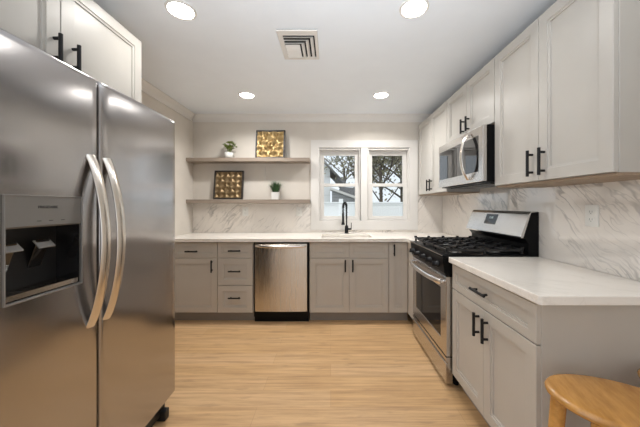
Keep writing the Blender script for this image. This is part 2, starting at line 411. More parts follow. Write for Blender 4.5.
# back wall with the double window opening
WX0, WX1, WZ0, WZ1 = (318.5-330.7)/76.9, (409.5-330.7)/76.9, 1.271-16/76.9, 1.271+57.5/76.9
bm = B()
add_slab(bm, [XL, WX0, WX1, XR], [0, WZ0, WZ1, H], lambda i, j: not (i == 1 and j == 1), 0, WT)
for v in bm.verts: v.co = Vector((v.co.x, YW+v.co.z, v.co.y))
struct(obj('wall_back', bm, 'wall'))
bm = B()
add_slab(bm, [XL, -1.4, 1.2, XR], [0, 0.3, 2.3, H], lambda i, j: not (i == 1 and j == 1), 0, WT)
for v in bm.verts: v.co = Vector((v.co.x, YR-v.co.z, v.co.y))
struct(obj('wall_front', bm, 'wall'))

# crown moulding along back and left walls
CR = [(0, H), (0.055, H), (0.055, H-0.012), (0.040, H-0.030), (0.022, H-0.050), (0.012, H-0.075), (0.012, H-0.092), (0, H-0.092)]
bm = B(); add_prism(bm, [(YW-a, z) for a, z in CR], XL, XR, 'x'); struct(obj('trim_1', bm, 'trim'))
bm = B(); add_prism(bm, [(XL+a, z) for a, z in CR], 1.715, YW-0.056, 'y'); struct(obj('trim_2', bm, 'trim'))

# ------------------------------------------------------------------ window
win = bpy.data.objects.new('window_1', None); COL.objects.link(win); win.location = ((WX0+WX1)/2, YW, WZ0); struct(win)
wl = win.location.copy()
def wpart(name, bm, mat, parent=win, **k):
    if parent is win:
        for v in bm.verts: v.co -= wl
    return obj(name, bm, mat, parent, **k)
TX0, TX1, TZ0, TZ1 = (310.8-330.7)/76.9, (417.4-330.7)/76.9, 0.947, 1.271+64.6/76.9
bm = B()
add_slab(bm, [TX0, WX0+0.006, WX1-0.006, TX1], [TZ0, WZ0+0.004, WZ1-0.006, TZ1], lambda i, j: not (i == 1 and j == 1), 0, 0.022)
for v in bm.verts: v.co = Vector((v.co.x, YW-v.co.z, v.co.y))
wpart('window_casing', bm, 'trim', bevel=0.003)
MX0, MX1 = (360.8-330.7)/76.9, (367.6-330.7)/76.9
bm = B(); add_box(bm, MX0, MX1, YW-0.018, YW+0.12, WZ0+0.0045, WZ1-0.0065, 0.003); wpart('mullion', bm, 'trim')
bm = B()   # jamb lining of the opening
for (x0, x1) in ((WX0, MX0), (MX1, WX1)):
    add_box(bm, x0+0.0065, x0+0.018, YW+0.001, YW+0.12, WZ0+.005, WZ1-.007); add_box(bm, x1-0.018, x1-0.0065, YW+0.001, YW+0.12, WZ0+.005, WZ1-.007)
    add_box(bm, x0+0.018, x1-0.018, YW+0.001, YW+0.12, WZ1-0.03, WZ1-.007); add_box(bm, x0+0.018, x1-0.018, YW+0.001, YW+0.12, WZ0+.005, WZ0+0.018)
wpart('jamb', bm, 'trim')
def zpx(y, s=75.5): return 1.271+(205-y)/s
for (x0, x1) in ((WX0, MX0), (MX1, WX1)):
    a, b = x0+0.019, x1-0.019
    zm = zpx(185.3)
    for (nm, z0, z1, y) in (('upper_sash', zm-0.018, WZ1-0.031, 0.075), ('lower_sash', WZ0+0.019, zm+0.022, 0.035)):
        w = 0.052
        bm = B()
        add_slab(bm, [a, a+w, b-w, b], [z0, z0+(0.044 if nm == 'lower_sash' else 0.036), z1-(0.060 if nm == 'upper_sash' else 0.040), z1], lambda i, j: not (i == 1 and j == 1), 0, 0.034)
        for v in bm.verts: v.co = Vector((v.co.x, YW+y+v.co.z, v.co.y))
        s = wpart(nm, bm, 'trim', bevel=0.003)
        bm = B(); add_box(bm, a+w-.004, b-w+.004, YW+y+0.013, YW+y+0.019, z0+0.034, z1-0.034)
        for v in bm.verts: v.co -= wl
        obj('pane', bm, 'glass', s)

# ------------------------------------------------------------------ outside
struct(box('ground', 'lawn', -30, 30, YW+WT+0.02, 60, -0.6, -0.5))
fence = thing('vinyl_fence', 'white vinyl privacy fence outside behind the window', 'fence', (0.3, 8.0, -0.5))
bm = B()
for k in range(-3, 4): add_box(bm, k*2.0+0.06, k*2.0+1.94, -0.02, 0.02, 0.05, 1.80)
obj('panel', bm, 'vinyl', fence)
bm = B()
for k in range(-3, 4): add_box(bm, k*2.0+0.06, k*2.0+1.94, -0.035, 0.035, 1.78, 1.86); add_box(bm, k*2.0+0.06, k*2.0+1.94, -0.035, 0.035, 1.18, 1.22)
obj('rail', bm, 'vinyl', fence)
for k in range(-3, 5): box('post', 'vinyl', k*2.0-0.06, k*2.0+0.06, -0.06, 0.06, 0, 1.95, fence, 0.01)

def outp(x, y, Y): return ((x-330.7)*Y/271.3, 1.271+(205-y)*Y/271.3)
house = thing('house', 'grey sided neighbouring house with white trimmed roof beyond the fence', 'house', (-1.0, 13.0, -0.5))
def hp(pts, Y): return [(outp(x, y, Y)[0]+1.0, outp(x, y, Y)[1]+0.5) for x, y in pts]
# taller gable at left
g = hp([(290, 230), (323, 230), (323, 170), (300, 152), (290, 146)], 13)
bm = B(); add_prism(bm, hp([(286, 236), (330, 236), (330, 168), (319, 156), (300, 138), (286, 146)], 13.4), 0.4, 4.0, 'y'); obj('gable_wall', bm, 'vinyl', house)
bm = B(); add_prism(bm, hp([(300, 135), (344.5, 181.5), (344.5, 183.5), (300, 137.5)], 13), 0.0, 4.2, 'y'); add_prism(bm, hp([(300, 135), (280, 156), (280, 159), (300, 137.5)], 13), 0.0, 4.2, 'y'); obj('roof', bm, 'roofing', house)
bm = B(); add_prism(bm, hp([(332, 236), (366, 236), (366, 203), (332, 191)], 12.4), -0.6, 0.38, 'y'); obj('porch_wall', bm, 'siding', house)
bm = B(); add_prism(bm, hp([(330, 187), (370, 201.5), (370, 204), (330, 189.5)], 12.3), -0.75, 0.38, 'y'); obj('porch_roof', bm, 'trim', house)
bm = B(); add_prism(bm, hp([(341, 186), (368, 188), (370, 201), (341, 191)], 12.9), 0.42, 3.5, 'y'); obj('back_roof', bm, 'roofing', house)

def branch(bm, p, d, L, r, depth, rng, tips):
    pts = [p]; q = p.copy(); dd = d.copy()
    for k in range(3):
        dd = (dd+Vector((rng.uniform(-.22, .22), rng.uniform(-.22, .22), rng.uniform(-.05, .2)))).normalized()
        q = q+dd*(L/3); pts.append(q.copy())
    add_tube(bm, pts, [r*(1-0.15*i) for i in range(4)], 6)
    tips.append(q.copy()); tips.append(pts[2].copy())
    if depth > 0:
        for k in range(3 if depth > 1 else 4):
            nd = (dd+Vector((rng.uniform(-1, 1), rng.uniform(-.8, .8), rng.uniform(-.25, .75)))).normalized()
            st = pts[rng.choice((2, 3, 3))]
            branch(bm, st, nd, L*rng.uniform(.6, .8), r*0.58, depth-1, rng, tips)
def tree(name, label, loc, h, r, depth, seed, leaves=0, leafsize=.12, spread=.6):
    rng = random.Random(seed)
    t = thing(name, label, 'tree', loc, 0, 'trees beyond the fence')
    bm = B(); tips = []
    add_tube(bm, [(0, 0, 0), (0.03, 0, h*.25), (0, 0.03, h*.5)], [r*1.2, r, r*.9], 8)
    for k in range(6):
        a = k*2.1+rng.random()
        branch(bm, Vector((0, 0.02, h*(.24+.05*k))), Vector((math.cos(a)*.8, math.sin(a)*.6, .75)).normalized(), h*.26, r*.5, depth, rng, tips)
    obj('branches', bm, 'bark', t)
    if leaves:
        bm = B()
        for k in range(leaves):
            c = rng.choice(tips)+Vector((rng.gauss(0, spread), rng.gauss(0, spread), rng.gauss(0, spread*.8)))
            n = Vector((rng.uniform(-1, 1), rng.uniform(-1, 1), rng.uniform(-1, 1))).normalized()
            u = n.orthogonal().normalized(); v = n.cross(u)
            s = leafsize*rng.uniform(.5, 1.3)
            bm.faces.new([bm.verts.new(c+u*s), bm.verts.new(c+v*s*.5), bm.verts.new(c-u*s), bm.verts.new(c-v*s*.5)])
        obj('foliage', bm, 'ever', t)
tree('evergreen_tree', 'olive green leafy tree behind the fence, filling the right edge of the window', (4.2, 16.0, -0.5), 7.5, .12, 2, 3, 7500, .13, .34)
tree('evergreen_tree', 'thin leafy tree with a leaning dark trunk left in the right-hand window', (1.95, 10.6, -0.5), 6.5, .065, 2, 11, 4200, .08, .36)
tree('bare_tree', 'bare pale branched tree above the white roof in the left-hand window', (1.1, 22.0, -0.5), 9.5, .10, 3, 5)
tree('bare_tree', 'bare dark branched tree far behind the leafy ones in the right-hand window', (7.5, 28.0, -0.5), 11, .16, 3, 8, 900, .14, .4)

# ------------------------------------------------------------------ backsplash
bm = B(); add_box(bm, XL+0.001, TX0-0.001, YW-0.012, YW-0.002, 0.9145, 1.289)
tag(obj('backsplash', bm, 'marble_b'), 'veined white marble backsplash below the lower floating shelf', 'backsplash', 'marble backsplash')
bm = B(); add_box(bm, TX1+0.001, XR-0.011, YW-0.010, YW, 0.9145, 1.3985)
tag(obj('backsplash', bm, 'marble_b'), 'narrow marble backsplash between the window casing and the corner', 'backsplash', 'marble backsplash')
bm = B(); add_box(bm, TX0, TX1, YW-0.010, YW, 0.9145, 0.9465)
tag(obj('backsplash', bm, 'marble_b'), 'thin strip of marble backsplash under the window behind the faucet', 'backsplash', 'marble backsplash')
bm = B(); add_box(bm, XR-0.0104, XR-0.0004, 1.062, YW-.012, 0.9145, 1.3985)
tag(obj('backsplash', bm, 'marble_r'), 'long glossy marble backsplash on the right wall behind the range', 'backsplash', 'marble backsplash')

# ------------------------------------------------------------------ cabinets (local frame: front faces -Y, x along the front, z up)
def bar_handle(parent, p0, p1, stand=0.030, r=0.0080):
    """bar pull between two points on the front face (y = 0 plane)"""
    bm = B(); p0, p1 = Vector(p0), Vector(p1); off = Vector((0, -stand, 0)); d = (p1-p0)
    add_tube(bm, [p0+off, p1+off], r, 10)
    for t in (0.16, 0.84):
        q = p0+d*t
        add_tube(bm, [q+Vector((0, -0.0005, 0)), q+off], r*0.85, 8)
    return obj('handle', bm, 'black', parent, smooth=40)
def front(kind, root, mat, x0, x1, z0, z1, handle=None, fw=0.058, T=0.02):
    bm = B()
    fh = min(fw, (z1-z0)*0.26); fw_ = min(fw, (x1-x0)*0.3); f = min(fw_, fh) if kind != 'door' else fw_
    add_loft(bm, x0, x1, z0, z1, [(0, T), (0, .002), (.002, 0), (f, 0), (f+.0012, .005), (f+.012, .006), (f+.0132, .013)])
    o = obj(kind, bm, mat, root)
    if handle: bar_handle(o, *handle)
    return o
def cabinet(name, label, loc, rz, w, d, z0, z1, mat, fronts, toe=False, group=None, extra=None, low_mat=None):
    root = thing(name, label, 'cabinet', loc, rz, group)
    bm = B(); add_box(bm, 0, w, 0.0205, d, z0, z1, 0.0015, 1)
    obj('carcass', bm, mat, root)
    if low_mat:   # bare wood bottom panel set up inside the box rim
        box('bottom_panel', low_mat, 0.001, w-0.001, 0.012, d, z0-0.012, z0-0.0005, root)
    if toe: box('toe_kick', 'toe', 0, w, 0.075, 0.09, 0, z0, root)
    for (k, x0, x1, a, b, h) in fronts: front(k, root, mat, x0, x1, a, b, h)
    return root
def vh(x, z0, z1): return ((x, 0, z0), (x, 0, z1))
def hh(x0, x1, z): return ((x0, 0, z), (x1, 0, z))
G = 0.003
ZD0, ZD1, ZR0, ZR1 = 0.113, 0.698, 0.704, 0.866    # lower doors, drawers
YF = 2.918                                          # front face of the back run
def bx(px): return (px-330.7)/93.0
LB = 'taupe base cabinets'
# left drawer-over-door cabinet
xA0, xA1 = XL+0.002, bx(217.3); w = xA1-xA0
def bz(y): return 1.271-(y-205)/93.0
cabinet('base_cabinet', 'taupe base cabinet with one drawer over one door beside the refrigerator', (xA0, YF, 0), 0, w, 0.60, 0.11, 0.876, 'lower',
        [('drawer', G, w-G, ZR0, ZR1, hh(bx(186.2)-xA0, bx(198.4)-xA0, bz(251.2))), ('door', G, w-G, ZD0, ZD1, vh(bx(212.3)-xA0, bz(272), bz(260)))], True, LB)
xB0, xB1 = xA1, bx(252.8); w = xB1-xB0
c = w/2
cabinet('base_cabinet', 'taupe base cabinet with three stacked drawers left of the dishwasher', (xB0, YF, 0), 0, w, 0.60, 0.11, 0.876, 'lower',
        [('drawer', G, w-G, ZR0, ZR1, hh(c-.065, c+.065, bz(250.6))), ('drawer', G, w-G, 0.410, ZD1, hh(c-.065, c+.065, bz(271))),
         ('drawer', G, w-G, ZD0, 0.404, hh(c-.065, c+.065, bz(297.5)))], True, LB)
xD0, xD1 = bx(309.4), bx(388.8); w = xD1-xD0; c = w/2
cabinet('base_cabinet', 'wide taupe sink cabinet with two doors under the window', (xD0, YF, 0), 0, w, 0.60, 0.11, 0.876, 'lower',
        [('drawer', G, c-G/2, ZR0, ZR1, None), ('drawer', c+G/2, w-G, ZR0, ZR1, None),
         ('door', G, c-G/2, ZD0, ZD1, vh(c-.042, bz(271.5), bz(259.5))), ('door', c+G/2, w-G, ZD0, ZD1, vh(c+.038, bz(271.5), bz(259.5)))], True, LB)
xE0, xE1 = xD1, 0.845; w = xE1-xE0
ce = cabinet('base_cabinet', 'narrow full height taupe base cabinet in the corner left of the range', (xE0, YF, 0), 0, w, 0.60, 0.11, 0.876, 'lower',
        [('door', G, w-0.018, ZD0, ZR1, vh(0.055, bz(255.5), bz(244)))], True, LB)
box('filler', 'lower', w-0.014, w, -0.268, 0.0205, 0.11, 0.876, ce)

# right base cabinet: world X = X0 + local y, world Y = Y0 - local x
RX = 0.835
w = 0.766
cabinet('base_cabinet', 'taupe base cabinet right of the range with wide drawer and two doors', (RX, 1.866, 0), -PI/2, w, 0.598, 0.11, 0.876, 'lower',
        [('drawer', G, w-G, ZR0, ZR1, hh(0.295, 0.44, 0.79)), ('door', G, w/2-G/2, ZD0, ZD1, vh(w/2-.045, 0.535, 0.665)),
         ('door', w/2+G/2, w-G, ZD0, ZD1, vh(w/2+.04, 0.535, 0.665))], True, LB)
# upper cabinets
UX, UZ0, UZ1 = XR-0.325, 1.402, 2.296
UG = 'off-white wall cabinets'
def upper(label, yfar, w, z0, hz):
    c = w/2
    return cabinet('wall_cabinet', label, (UX, yfar, 0), -PI/2, w, 0.3235, z0, UZ1, 'upper',
        [('door', G, c-G/2, z0+.002, UZ1-.002, vh(c-.042, *hz)), ('door', c+G/2, w-G, z0+.002, UZ1-.002, vh(c+.042, *hz))], False, UG, low_mat='raw')
upper('off-white two door wall cabinet at the far end beside the window', 3.500, 0.858, UZ0, (1.43, 1.56))
upper('short off-white two door wall cabinet above the microwave', 2.641, 0.766, 1.845, (1.875, 1.995))
upper('large off-white two door wall cabinet nearest the camera on the right', 1.874, 0.792, UZ0, (1.43, 1.575))
# cabinet over the fridge: local -Y -> world +X
FCX = -1.187
w = 1.027; c = 0.513
cabinet('wall_cabinet', 'deep off-white two door cabinet above the refrigerator', (FCX, 0.680, 0), PI/2, w, 0.602, 1.80, UZ1, 'upper',
        [('door', G, c-G/2, 1.802, UZ1-.002, vh(c-.03, 1.885, 2.005)), ('door', c+G/2, w-G, 1.802, UZ1-.002, vh(c+.055, 1.885, 2.005))], False, UG)

# ------------------------------------------------------------------ countertops, sink, faucet
CT0, CT1 = 0.8765, 0.914
SX0, SX1, SY0, SY1 = -0.105, 0.465, 2.985, 3.315
bm = B()
add_slab(bm, [XL+.001, SX0, SX1, 0.811, XR-.001], [2.648, 2.883, SY0, SY1, YW-.001],
         lambda i, j: (j == 0 and i == 3) or (j > 0 and not (j == 2 and i == 1)), CT0, CT1)
tag(obj('countertop', bm, 'quartz', bevel=0.003), 'long white quartz countertop along the back wall under the window', 'countertop', 'quartz countertops')
bm = B()
add_prism(bm, [(0.811, 1.8685), (0.818, 1.071), (0.828, 1.062), (XR-.0105, 1.062), (XR-.0105, 1.8685)], CT0, CT1, 'z')
tag(obj('countertop', bm, 'quartz', bevel=0.004), 'white quartz countertop right of the range above the stools', 'countertop', 'quartz countertops')

sink = thing('sink', 'undermount stainless sink below the window in front of the faucet', 'sink', ((SX0+SX1)/2, (SY0+SY1)/2, CT0-.2))
bm = B(); sw, sd = (SX1-SX0)/2+.004, (SY1-SY0)/2+.004
for (x0, x1, y0, y1, z0, z1) in ((-sw-.003, -sw, -sd, sd, 0, .199), (sw, sw+.003, -sd, sd, 0, .199), (-sw, sw, -sd-.003, -sd, 0, .199), (-sw, sw, sd, sd+.003, 0, .199), (-sw, sw, -sd, sd, 0, .003)):
    add_box(bm, x0, x1, y0, y1, z0, z1)
obj('basin', bm, 'steel', sink)
bm = B(); add_lathe(bm, [(.045, .0032), (.045, .006), (.035, .007), (.03, .004)], 20); obj('drain', bm, 'chrome', sink, 40)

FX, FY = 0.200, 3.42
fa = thing('kitchen_faucet', 'tall matte black spring neck faucet in front of the window', 'faucet', (FX, FY, CT1))
bm = B(); add_lathe(bm, [(.027, .0005), (.027, .008), (.022, .012), (.022, .085), (.017, .092), (.017, .10)], 20); obj('body', bm, 'black', fa, 40)
bm = B()
arc = [(0, 0, .10), (0, 0, .18), (0, 0, .30)]
R = 0.052
for k in range(1, 13):
    a = PI*k/12; arc.append((-R*.45*(1-math.cos(a)), -R*.65*(1-math.cos(a)), .32+R*1.25*math.sin(a)))
arc.append((-R*.9, -R*1.3, .25))
add_tube(bm, arc, .0085, 10); obj('neck', bm, 'black', fa, 50)
bm = B()
L = [Vector(p) for p in arc]
hel = []
for i in range(1, len(L)-1):
    for k in range(14):
        t = k/14; p = L[i].lerp(L[i+1], t); d = (L[i+1]-L[i]).normalized(); u = Vector((.76, .65, 0)).normalized(); u = (u-d*u.dot(d)).normalized(); v = d.cross(u)
        a = 2*PI*k/3.5; hel.append(p+(u*math.cos(a)+v*math.sin(a))*.0130)
add_tube(bm, hel, .0034, 5); obj('spring', bm, 'black', fa, 50)
bm = B(); add_lathe(bm, [(.010, .26), (.013, .25), (.015, .15), (.021, .125), (.021, .112), (.015, .112)], 16, (-R*.9, -R*1.3, 0)); obj('spray_head', bm, 'black', fa, 40)
bm = B(); add_tube(bm, [(.018, 0, .055), (.062, -.004, .055)], .011, 10); add_tube(bm, [(.058, -.004, .058), (.060, -.006, .135)], [.0055, .0042], 8); obj('lever', bm, 'black', fa, 40)

# ------------------------------------------------------------------ dishwasher
dx0, dx1 = bx(253.2), bx(309.0)
dw = thing('dishwasher', 'stainless steel dishwasher between taupe base cabinets', 'dishwasher', (dx0, YF-0.006, 0)); w = dx1-dx0
box('body', 'enamel', 0.002, w-.002, .03, .58, .06, .872, dw)
box('toe_panel', 'enamel', 0.004, w-.004, .05, .075, .0, .125, dw)
bm = B(); n = 14; x0, x1 = .020, w-.020
prof = []
for k in range(n+1):
    t = k/n; prof.append((x0+(x1-x0)*t, -.004-.008*(1-(2*t-1)**2)))
add_prism(bm, prof+[(x1, .03), (x0, .03)], .128, .855, 'z'); dd = obj('door', bm, 'steel_v', dw, 30, bevel=.003)
bm = B(); pts = []; rad = []
for k in range(17):
    t = k/16; e = 1-(2*t-1)**2
    pts.append((x0+.012+(x1-x0-.024)*t, -.014-.034*e**.4, .832-.006*e)); rad.append((.010+.006*e, .008))
add_tube(bm, pts, rad, 12, flat=(0, 0, 1)); obj('handle', bm, 'chrome', dd, 50)

# ------------------------------------------------------------------ range (local frame as cabinets)
RW = 0.766
rg = thing('gas_range', 'stainless gas range with black cooktop between the countertops', 'stove', (0.800, 2.6445, 0), -PI/2)
box('body', 'enamel', 0.002, RW-.002, .045, .64, .035, .905, rg)
bm = B()
for x in (.05, RW-.05):
    for y in (.09, .60): 
        bm = B(); add_lathe(bm, [(.018, 0), (.018, .012), (.010, .014), (.010, .036)], 12, (x, y, 0)); obj('foot', bm, 'enamel', rg, 40)
bm = B(); add_prism(bm, [(.045, .030), (.002, .030), (0, .034), (0, .165), (.014, .172), (.014, .182), (0, .190), (0, .212), (.045, .212)], .003, RW-.003, 'x')
obj('drawer', bm, 'steel', rg)
bm = B()
add_loft(bm, .003, RW-.003, .220, .770, [(0, .044), (0, .004), (.004, 0), (.092, 0), (.096, .006)])
od = obj('oven_door', bm, 'steel', rg)
for v in od.data.vertices: pass
bm = B(); add_box(bm, .101, RW-.101, .002, .0058, .322, .668); obj('oven_window', bm, 'smoked', od)
bm = B(); pts = []; rad = []
for k in range(21):
    t = k/20; e = 1-(2*t-1)**2
    pts.append((.030+(RW-.060)*t, -.024-.040*e**.6, .732-.004*e)); rad.append((.020, .013))
add_tube(bm, pts, rad, 12, flat=(0, 0, 1))
for x in (.040, RW-.040): add_box(bm, x-.012, x+.012, -.032, -.0005, .720, .744, .003)
obj('handle', bm, 'bright_steel', od, 50)
bm = B(); add_prism(bm, [(.045, .774), (.002, .774), (-.012, .800), (-.020, .880), (-.020, .904), (.045, .904)], .003, RW-.003, 'x'); cp = obj('control_panel', bm, 'enamel', rg, bevel=.003)
for k in range(5):
    x = .10+k*(RW-.20)/4
    bm = B(); add_lathe(bm, [(.024, 0), (.024, -.010), (.019, -.016), (.017, -.034), (.012, -.037)], 18, (0, 0, 0), 'y')
    add_box(bm, -.005, .005, -.044, -.030, -.018, .018, .002)
    kn = obj('knob', bm, 'black', cp, 40, loc=(x, -.0165, .842)); kn.rotation_euler = (math.radians(-6), 0, 0)
bm = B()
add_box(bm, .001, RW-.001, -.026, .585, .9055, .924, .004); obj('cooktop', bm, 'enamel', rg, 35)
bm = B(); add_box(bm, .001, RW-.001, -.0275, -.0262, .917, .9225); obj('cooktop_edge', bm, 'steel', rg)
for (x, y, r) in ((.15, .13, .045), (.15, .43, .038), (RW/2, .28, .05), (RW-.15, .13, .05), (RW-.15, .43, .036)):
    bm = B(); add_lathe(bm, [(r*1.15, .9245), (r*1.1, .932), (r*.9, .936)], 24, (x, y, 0)); bu = obj('burner', bm, 'steel', rg, 40)
    bm = B(); add_lathe(bm, [(r*.85, .9365), (r*.85, .942), (r*.75, .946)], 24, (x, y, 0)); obj('burner_cap', bm, 'castiron', bu, 40)
gx = [.020, .262, .504, RW-.020]
for k in range(3):
    a, b = gx[k]+.002, gx[k+1]-.002; m_ = (a+b)/2
    bm = B(); zb, zt = .944, .962; t = .0055
    for x in (a+t, b-t, m_): add_box(bm, x-t, x+t, .01, .555, zb, zt, .002, 1)
    for y in (.01+t, .145, .283, .42, .555-t): add_box(bm, a, b, y-t, y+t, zb, zt, .002, 1)
    for (cy) in (.145, .42) if k != 1 else (.283,):
        for (dx, dy) in ((1, 1), (1, -1), (-1, 1), (-1, -1)):
            add_tube(bm, [(m_+dx*.028, cy+dy*.028, zt), (m_+dx*.075, cy+dy*.075, zt)], .006, 6)
    for x in (a+.01, b-.01):
        for y in (.02, .283, .545): add_box(bm, x-.007, x+.007, y-.007, y+.007, .9245, zb+.004)
    for x in (a+t, m_, b-t):           # raised finger tips at front and back
        for y in (.02, .145, .283, .42, .545): add_box(bm, x-.007, x+.007, y-.013, y+.013, zt-.004, zt+.012, .003, 1)
    obj('grate', bm, 'castiron', rg)
bm = B(); add_prism(bm, [(.572, .9055), (.572, 1.0), (.538, 1.045), (.592, 1.218), (.644, 1.222), (.644, .9055)], .002, RW-.002, 'x'); bgd = obj('backguard', bm, 'enamel', rg, bevel=.003)
bm = B(); add_prism(bm, [(.522, 1.040), (.518, 1.050), (.576, 1.205), (.590, 1.224), (.6405, 1.2265), (.6405, 1.2225), (.591, 1.2185), (.5365, 1.043)], .004, RW-.004, 'x'); fp = obj('backguard_panel', bm, 'steel', bgd)
ang = math.atan2(.058, .155)
def fpz(z): return .518+(z-1.050)*.058/.155
bm = B(); add_prism(bm, [(fpz(1.112)-.0015, 1.112), (fpz(1.195)-.0015, 1.195), (fpz(1.195)+.002, 1.195), (fpz(1.112)+.002, 1.112)], RW/2-.115, RW/2+.045, 'x'); obj('display', bm, 'screen', bgd)
text_mesh('display_digits', '12:00', .026, 'digits', bgd, (RW/2-.035, fpz(1.165)-.0025, 1.165), (PI/2-ang, 0, 0))

# ------------------------------------------------------------------ over-the-range microwave
mw = thing('microwave', 'stainless over the range microwave below the short wall cabinet', 'microwave', (1.052, 2.6395, 1.432), -PI/2)
MW, MH = 0.762, 0.398
box('body', 'enamel',   .002, MW-.002, .032, .396, .0, MH, mw)
bm = B(); add_box(bm, .06, MW-.06, .09, .33, -.010, -.0005, .003)
for k in range(10): add_box(bm, .10+k*.055, .14+k*.055, .12, .20, -.012, -.0095)
obj('vent_grille', bm, 'plastic', mw)
bm = B()
x0, x1 = 0.0, MW; z0, z1 = .006, MH
add_slab(bm, [x0, .012, .706, x1], [z0, .078, .335, z1], lambda i, j: not (i == 1 and j == 1), 0, .030)
for v in bm.verts: v.co = Vector((v.co.x, v.co.z, v.co.y))
md = obj('door', bm, 'steel', mw, bevel=.004)
bm = B(); add_box(bm, .012, .706, .004, .028, .078, .335); obj('window_glass', bm, 'blackglass', md)
bm = B(); pts = []; rad = []
for k in range(21):
    t = k/20; e = 1-(2*t-1)**2
    pts.append((.575, -.010-.052*e**.8, .030+.345*t)); rad.append((.018, .008))
add_tube(bm, pts, rad, 12, flat=(1, 0, 0))
for z in (.042, .362): add_box(bm, .565, .585, -.018, -.0005, z-.012, z+.012, .003)
obj('handle', bm, 'chrome', md, 50)

# ------------------------------------------------------------------ refrigerator (front faces +X)
FRX = -0.940
fr = thing('refrigerator', 'stainless side by side refrigerator with ice and water dispenser', 'refrigerator', (FRX, 0.706, 0), PI/2)
# local x = world Y - 0.70, local y = depth from the door front
FW = 0.950
box('cabinet_body', 'plastic', .004, FW-.004, .085, .80, .055, 1.760, fr)
bm = B()
for x in (.05, FW-.045):
    for y in (.06, .70): 
        bm = B(); add_box(bm, x-.022, x+.022, y-.03, y+.04, 0, .058, .006); obj('foot', bm, 'plastic', fr)
box('kick_grille', 'plastic', .02, FW-.02, .060, .082, .03, .125, fr)
def fridge_door(name, x0, x1, hole=None):
    bm = B(); n = 18; bulge = .006; rr = .014
    xs = [x0, x0+.003, x0+.008, x0+rr]+[x0+rr+(x1-x0-2*rr)*k/n for k in range(1, n)]+[x1-rr, x1-.008, x1-.003, x1]
    zs = [.140, .143, .148, .156, .5, .975, 1.30, 1.6, 1.758, 1.770, 1.778, 1.784]
    if hole: xs = sorted(set([x for x in xs if all(abs(x-h) > .006 for h in hole[:2])]+list(hole[:2])))
    def fy(x, z):
        t = (x-x0)/(x1-x0); y = bulge*(2*t-1)**2
        for d, r in ((min(x-x0, x1-x), rr), (min(z-.140, 1.784-z), .018 if z > 1 else .012)):
            if d < r: y += r-math.sqrt(max(0, r*r-(r-d)**2))
        return min(y, .03)
    V = {(i, j): bm.verts.new((x, fy(x, z), z)) for i, x in enumerate(xs) for j, z in enumerate(zs)}
    Bk = {(i, j): bm.verts.new((x, .075, z)) for i, x in enumerate(xs) for j, z in enumerate(zs) if i in (0, len(xs)-1) or j in (0, len(zs)-1)}
    nx, nz = len(xs)-1, len(zs)-1
    for i in range(nx):
        for j in range(nz):
            if hole and hole[0]-1e-6 <= xs[i] and xs[i+1] <= hole[1]+1e-6 and hole[2]-1e-6 <= zs[j] and zs[j+1] <= hole[3]+1e-6: continue
            bm.faces.new((V[i, j], V[i+1, j], V[i+1, j+1], V[i, j+1]))
    for i in range(nx):
        for j in (0, nz): bm.faces.new((V[i, j], V[i+1, j], Bk[i+1, j], Bk[i, j]))
    for j in range(nz):
        for i in (0, nx): bm.faces.new((V[i, j], V[i, j+1], Bk[i, j+1], Bk[i, j]))
    return obj(name, bm, 'steel_f', fr, 50)
HX0, HX1, HZ0, HZ1 = .772-.70, 1.019-.70, .975, 1.302
fz = fridge_door('freezer_door', .0, .400, (HX0, HX1, HZ0, HZ1))
rf = fridge_door('refrigerator_door', .409, FW)
def fhandle(parent, x):
    bm = B(); pts = []; rad = []
    for k in range(25):
        t = k/24; e = 1-(2*t-1)**2
        pts.append((x, .006-.062*e**.9, .795+.670*t)); rad.append((.0215, .010))
    add_tube(bm, pts, rad, 14, flat=(1, 0, 0))
    return obj('handle', bm, 'chrome', parent, 50)
fhandle(fz, 1.062-.70); fhandle(rf, 1.140-.70)
# dispenser: control panel, recess, paddles, tray
bm = B()
add_slab(bm, [HX0, HX0+.004, HX1-.004, HX1], [HZ0, HZ0+.006, HZ1-.004, HZ1], lambda i, j: not (i == 1 and j == 1), -.004, .014)
for v in bm.verts: v.co = Vector((v.co.x, v.co.z, v.co.y))
obj('dispenser_bezel', bm, 'panel_grey', fz, bevel=.0015)
bm = B(); add_prism(bm, [(-.001, HZ1-.0045), (-.001, 1.205), (.004, 1.200), (.09, 1.200), (.09, HZ1-.0045)], HX0+.0045, HX1-.0045, 'x'); dp = obj('control_panel', bm, 'panel_grey', fz)
text_mesh('brand_lettering', 'FRIGIDAIRE', .0125, 'text', dp, (.896-.70, -.0016, 1.264), (PI/2, 0, 0))
for k, (yy, s) in enumerate(((.868, 'WATER'), (.905, 'CUBE'), (.945, 'LIGHT'))):
    bm = B(); add_box(bm, yy-.70-.006, yy-.70+.006, -.0018, -.0009, 1.2185, 1.2205); obj('button_mark', bm, 'text', dp)
bm = B()
a, b, d = HX0+.0045, HX1-.0045, .105
vs = [(a, .006, HZ0+.007), (b, .006, HZ0+.007), (b, .006, 1.1995), (a, .006, 1.1995), (a+.01, d, HZ0+.02), (b-.01, d, HZ0+.02), (b-.01, d, 1.1995), (a+.01, d, 1.1995)]
vv = [bm.verts.new(p) for p in vs]
for f in ((0, 1, 5, 4), (1, 2, 6, 5), (3, 0, 4, 7), (4, 5, 6, 7)): bm.faces.new([vv[i] for i in f])
obj('dispenser_recess', bm, 'blackglass', fz)
